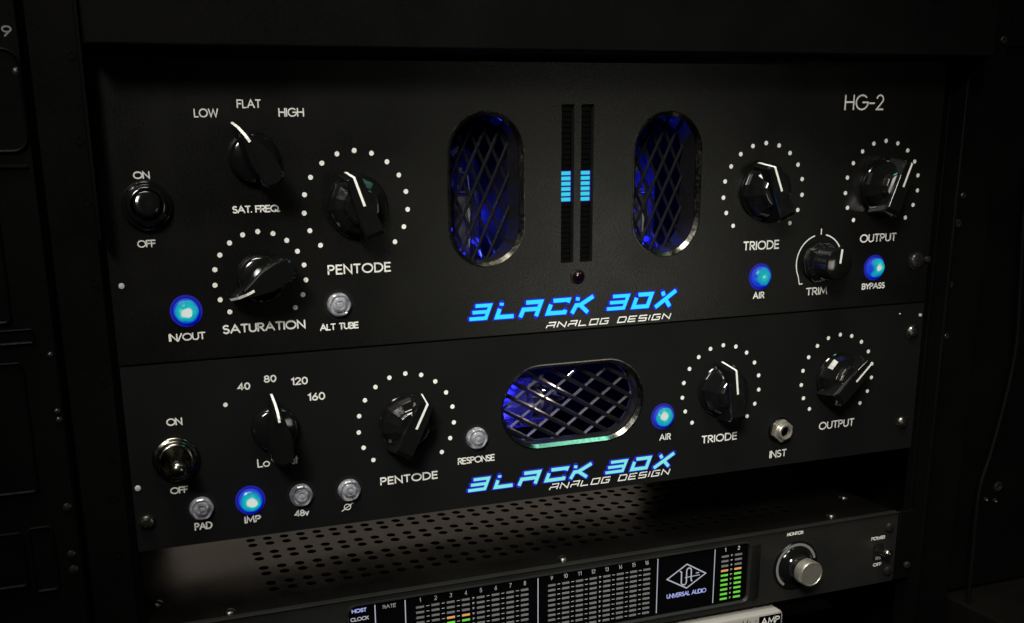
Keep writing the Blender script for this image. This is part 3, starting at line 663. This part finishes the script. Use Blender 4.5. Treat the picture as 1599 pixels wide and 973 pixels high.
for x, z, r_ in ((2.9, -61.3, 1.5), (480.0, -8.1, 1.1), (463.9, -6.2, 0.5)): part('rivet', MB().lathe([(r_, 0), (r_*0.9, 0.5), (0.01, 0.8)], 16), 'ink_dim', pre, (x, 0, z))

# ================================================================== INTERFACE BELOW
ui = thing('audio_interface', 'slim charcoal rack interface with green level meters, diamond emblem and silver monitor knob', 'audio unit', (241, 0, -187))
zt, zb = -138.0, -186.4
disp = stadium(105.6, 363.6, -181.8, -142.6, 4.5, 8)
fp = part('faceplate', sheet(rect(0.5, 477.9, zb, zt), [disp], 0, 4), 'grey_panel', ui, smooth=0)
part('rack_ear', MB().box(479.0, 492.2, -0.6, 2.6, zb+0.2, zt-0.1), 'rack', ui, bevel=0.4)
part('edge_trim', MB().box(0.5, 477.8, -0.9, -0.1, zt-0.5, zt+0.35), 'grey_panel', ui, smooth=0, bevel=0.25)
dr = MB().loft([[(x, y, z) for x, z in stadium(105.6-d, 363.6+d, -181.8-d, -142.6+d, 4.5+d, 8)] for d, y in ((1.3, 0.1), (1.1, -0.7), (0.3, -0.8), (-0.6, 0.6), (-0.7, 1.4))], False, False)
part('display_bezel', dr, 'grey_panel', ui, smooth=40)
dg = part('display', MB().box(106, 363.2, 1.1, 2.2, -181.6, -142.9), 'glass_black', ui, smooth=0)
part('side_scoop', MB().loft([[(363.9+dx, y, z) for z in (-181.5, -171, -158, -145)] for dx, y in ((0.7, -0.12), (2.0, -1.0), (5.2, -0.9), (7.6, -0.1))], False, False), 'grey_panel', ui, smooth=50)
# lid with real perforations (sheet built upright, then laid down)
holes = []
for Y in (112.0, 102.8, 87.5, 78.6, 63.2, 54.4, 39.7, 30.5, 136.6, 127.4):
    for k in range(33):
        holes.append(ell(69.4+10.72*k+(112-Y)*0.013, Y, 2.95, 2.95, 0, 360, 16)[:-1])
lid = sheet(rect(1.5, 477, 4.3, 300), holes, 0, 0.8)
lid.v = [(x, z, -138.3-y) for x, y, z in lid.v]
part('perforated_lid', lid, 'lid', ui, smooth=0)
part('chassis', MB().box(2, 476, 4.4, 299, -185.5, -150).box(2, 3, 4.4, 299, -149.8, -139.7), 'dark', ui, smooth=0)
for x, y in ((7.2, 34), (43.2, 8.2), (239.2, 9.5), (433.3, 11), (466.3, 38)):
    s = MB().lathe([(3.2, 0), (3.1, 0.7), (2.2, 1.5), (0.01, 1.9)], 22); s.v = [(a, c, -b) for a, b, c in s.v]
    part('lid_screw', s, 'screw', ui, (x, y, -138.3), smooth=50)
yT = 0.95
T2 = lambda s, x0, x1, z0, z1, sw, m='ink_dim', **k: lettering(s, x0, x1, z0, z1, sw, dg, m=m, y=yT, **k)
T2('HOST', 107.7, 116.2, -147.0, -144.6, 0.55, 'screen_blue', gap=0.14); T2('CLOCK', 106.8, 117.2, -151.9, -149.6, 0.42, 'screen_white', gap=0.14); T2('RATE', 125.3, 133.0, -147.2, -144.9, 0.36, 'ink_dim', gap=0.14)
ln = MB()
for x in (120.9, 138.3, 219.1, 298.4, 338.6): ln.ribbon([(x, -144.0), (x, -179.6)], 0.55, yT, butt=True)
flat('divider_line', ln, 'screen_white', dg)
def column(x, w_, hot, lit):
    off = MB(); on = {'green': MB(), 'orange': MB()}
    for r_ in range(10):
        z = -149.7-3.15*r_; key = 'orange' if r_ in hot else 'green' if r_ in lit else None
        (on[key] if key else off).box(x-w_, x+w_, yT-0.1, yT+0.1, z-0.62, z+0.62)
    o = part('meter_column', off, 'ink_grey', dg, smooth=0)
    for key, mb in on.items():
        if mb.v: part('lit_segment', mb, key, dg, smooth=0)
def ticks(x, small=True):
    mb = MB()
    for r_ in range(10):
        z = -149.6-3.15*r_; mb.ribbon([(x-0.9, z), (x+0.9, z)] if small else [(x-0.55, z+0.45), (x+0.5, z+0.2), (x-0.4, z-0.5)], 0.42, yT, butt=True)
    flat('meter_ticks', mb, 'ink_dim', dg)
num = lambda s, x, z=-146.9, h=2.7, m='ink_dim': T2(s, x-0.5*len(s)-0.25+(0.35 if s[0] == '1' and len(s) == 1 else 0), x+0.5*len(s)+0.25-(0.35 if s == '1' else 0), z, z+h, 0.36, m, gap=0.2)
for k in range(8):
    x = 146.9+9.1*k; num(str(k+1), x+0.2)
    column(x, 2.35, {3} if k in (2, 3) else set(), set(range(4, 10)) if k in (2, 3) else set())
    x = 227.9+9.0*k; num(str(k+9), x, -146.6)
    column(x, 2.35, set(), set())
for k in range(7):
    ticks(151.45+9.1*k, k != 3); ticks(232.4+9.0*k, k != 3)
for k, x in enumerate((346.2, 355.9)):
    num(str(k+1), x, -146.6, 2.6, 'ink'); column(x, 2.5, {3}, set(range(4, 10)))
ticks(350.9, False)
em = MB(); em.ribbon([(305.2, -158.5), (318.9, -150.6), (332.5, -158.6), (319.2, -166.4)], 0.75, yT, closed=True)
em.ribbon([(314.2, -154.6), (315.3, -155.4), (315.3, -162.2)]+ell(317.1, -162.2, 1.8, 1.8, 180, 360, 8)+[(318.9, -155.6)]+ell(320.5, -155.2, 1.65, 1.9, 180, 0, 8)+[(322.2, -161.6), (322.9, -162.2)], 0.8, yT-0.02)
em.ribbon([(318.0, -159.3), (328.2, -159.0)], 0.5, yT-0.04); em.ribbon([(325.6, -157.4), (327.6, -157.4)], 0.6, yT-0.04)
flat('diamond_emblem', em, 'screen_white', dg)
T2('UNIVERSAL AUDIO', 305.3, 333.4, -171.4, -168.4, 0.52, 'screen_blue', gap=0.14)
kx, kz = 398.2, -163.2
mk = part('monitor_knob', MB().lathe([(16.6, 0), (16.6, 0.5), (15.8, 0.9), (12.6, 1.0), (12.2, 1.6), (9.4, 3.0), (8.4, 4.2), (8.0, 9.4)], 56), 'knob', ui, (kx, 0, kz))
part('knob_cap', MB().lathe([(7.9, 9.3), (8.3, 9.7), (8.3, 15.4), (7.9, 16.1), (7.2, 16.2), (7.0, 15.95), (0.01, 15.9)], 56), 'alu', mk, (kx, 0, kz))
flat('scale_arc', MB().ribbon([(14.3*math.sin(R(a)), 14.3*math.cos(R(a))) for a in range(-142, 82, 8)], 1.7, -1.05), 'ink_grey', mk, (kx, 0, kz))
dm = MB()
for a in range(-140, 150, 20): dm.disc(11.0*math.sin(R(a)), 11.0*math.cos(R(a)), 0.4, -2.7+0.0, 8)
T3 = lambda s, x0, x1, z0, z1, sw: lettering(s, x0, x1, z0, z1, sw, fp, m='ink', gap=0.16)
T3('MONITOR', 390.4, 402.8, -142.5, -140.2, 0.5); T3('POWER', 457.2, 468.4, -155.3, -152.8, 0.55); T3('OFF', 460.4, 467.4, -174.0, -171.6, 0.55)
sw_ = part('power_toggle', MB().prism(stadium(459.6-463.5, 467.2-463.5, -5.8, 5.8, 1.8, 5), -0.7, 0.4), 'dark', ui, (463.6, 0, -163.6), smooth=30)
part('toggle_plate', MB().box(-2.2, 2.2, -0.95, -0.7, -5.4, -3.4), 'ink_grey', sw_, (463.6, 0, -163.6), smooth=0)
part('lever', MB().tube([(0, 0, 0), (0, -3.5, 0.7), (0.0, -7, 1.4), (0, -9.2, 1.9), (0, -10.4, 2.1), (0, -10.9, 2.2)], 1, 20, [1.6, 1.9, 2.5, 2.9, 2.3, 0.4]), 'chrome', sw_, (463.6, 0, -163.6), smooth=60)
for x, z in ((470.8, -147.3), (472.4, -178.2)): screw(ui, x, z, 3.4, 'screw_black', 15, False)
screw(ui, 488.0, -176.5, 2.6, 'screw_black', 30, False)

# ------------------------------------------------------------------ small headphone amp under it
am = thing('headphone_amp', 'small silver grey amplifier box under the charcoal interface, with a black name badge', 'amplifier', (330, -2, -236))
body = MB().loft([[(x, y, z) for x, z in stadium(268+d, 388.6-d, -236+d, -190.4-d, 4.0, 8)] for d, y in ((1.4, -4.2), (0.4, -3.6), (0, -2.6), (0, 90))], True, True)
part('case', body, 'silver_paint', am, smooth=40)
part('recess_panel', MB().prism(stadium(276, 352.5, -232, -194.2, 2.5, 6), -4.35, -4.0), 'silver_paint', am, smooth=0, bevel=0.3)
bd = part('name_badge', MB().box(370.0, 386.4, -4.6, -4.0, -199.4, -192.4), 'glass_black', am, smooth=0)
lettering('AMP', 371.2, 385.4, -198.2, -193.6, 0.75, bd, m='ink', y=-4.72, gap=0.18)
sc_ = MB(); sx0 = 355.5
for q in ([(0, 0.0), (2.6, 6.2), (3.0, 1.0), (6.0, 6.4), (5.2, 0.6), (6.6, 0.2)], [(7.4, 3.2), (7.0, 0.4), (8.0, 0.3)], [(8.6, 3.0), (8.2, 0.2), (9.4, 3.0), (10.2, 2.6), (9.8, 0.4), (10.6, 0.3)], [(11.8, 3.2), (11.3, 0.4), (12.2, 0.3)], [(7.6, 4.6), (7.9, 4.9)], [(12.0, 4.6), (12.3, 4.9)]):
    sc_.ribbon([(sx0+a, -199.3+b) for a, b in q], 0.62, -4.45)
flat('script_lettering', sc_, 'glass_black', am)
lettering('HEADPHONE AMP', 354.8, 386.2, -203.8, -201.2, 0.4, am, m='glass_black', y=-4.45, gap=0.2)
for x in (347.5, 335.0):
    part('status_lamp', MB().lathe([(2.3, 0), (2.2, 0.6), (1.7, 0.8), (1.5, 1.4), (0.01, 1.9)], 20), 'red', am, (x, -4.35, -198.2))

# ================================================================== NEIGHBOURING BAYS
lb = thing('patch_unit', 'black equipment with rounded raised plates and the digit 9, left of the rack', 'audio unit', (-60, 0, -250))
part('faceplate', MB().box(-140, -27.4, 0.5, 6, -262, 330), 'rack', lb, smooth=0, bevel=0.4)
def frame(x0, x1, z0, z1, r_, d=1.0):
    rg = lambda k, y: [(x, y, z) for x, z in stadium(x0+k, x1-k, z0+k, z1-k, max(r_-k, 0.5), 8)]
    part('raised_plate', MB().loft([rg(0, 0.6), rg(0.0, -d), rg(0.5, -d-0.35), rg(1.2, -d+0.3), rg(1.3, -0.1)], False, True), 'rack', lb, smooth=30)
frame(-90, -27.9, 99.3, 143, 7); frame(-100, -44.6, 24, 86, 3); frame(-90, -36, 14, 21.2, 1.2); frame(-92, -42.3, -57.2, 6, 2.5); frame(-49.6, -38.3, -108, -74.5, 2.2); frame(-100, -52, -104, -76, 2)
part('edge_strip', MB().box(-100, -29.5, -0.8, 0.4, 92.6, 94.0), 'rack', lb, smooth=0, bevel=0.3)
lettering('9', -33.8, -29.6, 147.6, 152.2, 0.7, lb, m='ink_grey', y=0.38)
for x, z, r_ in ((-29.6, 133.2, 1.9), (-29.8, -19.0, 1.4), (-29.4, -23.2, 1.5), (-30.5, -66.7, 2.0), (-31.2, -91, 2.0), (-31.0, -99, 2.2), (-29.9, 8.1, 1.3)):
    part('screw', MB().lathe([(r_, 0), (r_, 0.6), (r_*0.6, 1.0), (0.01, 1.1)], 18), 'screw_black', lb, (x, 0.5, z), smooth=50)

rb = thing('side_cabinet', 'black cabinet side with small screws, on the right of the rack', 'cabinet', (560, 10, -250))
part('faceplate', MB().box(537.0, 720, 11, 18, 152.5, 330), 'rack', rb, smooth=0, bevel=0.6)
part('faceplate', MB().box(537.0, 720, 13.5, 20, -210, 151.3), 'rack', rb, smooth=0, bevel=0.6)
part('base_plinth', MB().box(537.0, 760, -330, 20, -268, -212), 'wood', rb, smooth=0, bevel=1.0)
for x, z, r_ in ((576.5, -137, 3.6), (566.5, -145, 1.6), (575, -147, 1.6), (556, 165, 3.0), (557, 150, 2.0)):
    part('screw', MB().lathe([(r_, 0), (r_, 0.8), (r_*0.7, 1.2), (r_*0.4, 0.5), (0.01, 0.4)], 22), 'screw_black', rb, (x, 13.5 if z < 151 else 11, z), smooth=40)
cb = MB(); pts = [(556, 2, 95), (556.5, 0, 40), (559, -1, 0), (560, -2, -35), (556, -2, -70), (549, -2, -105), (541.5, -3, -132), (541.0, -4, -175), (541.5, -5, -235), (541, -6, -300)]
def catmull(p, n=8):
    o = []
    for i in range(len(p)-1):
        a, b, c, d = (Vector(p[max(i-1, 0)]), Vector(p[i]), Vector(p[i+1]), Vector(p[min(i+2, len(p)-1)]))
        for k in range(n):
            t = k/n; o.append(tuple(0.5*((2*b)+(c-a)*t+(2*a-5*b+4*c-d)*t*t+(3*b-a-3*c+d)*t**3)))
    return o+[tuple(p[-1])]
tag(part('cable', cb.tube(catmull(pts), 1.3, 10), 'cable', smooth=60), 'thin black cable hanging in front of the cabinet right of the rack', 'cable')
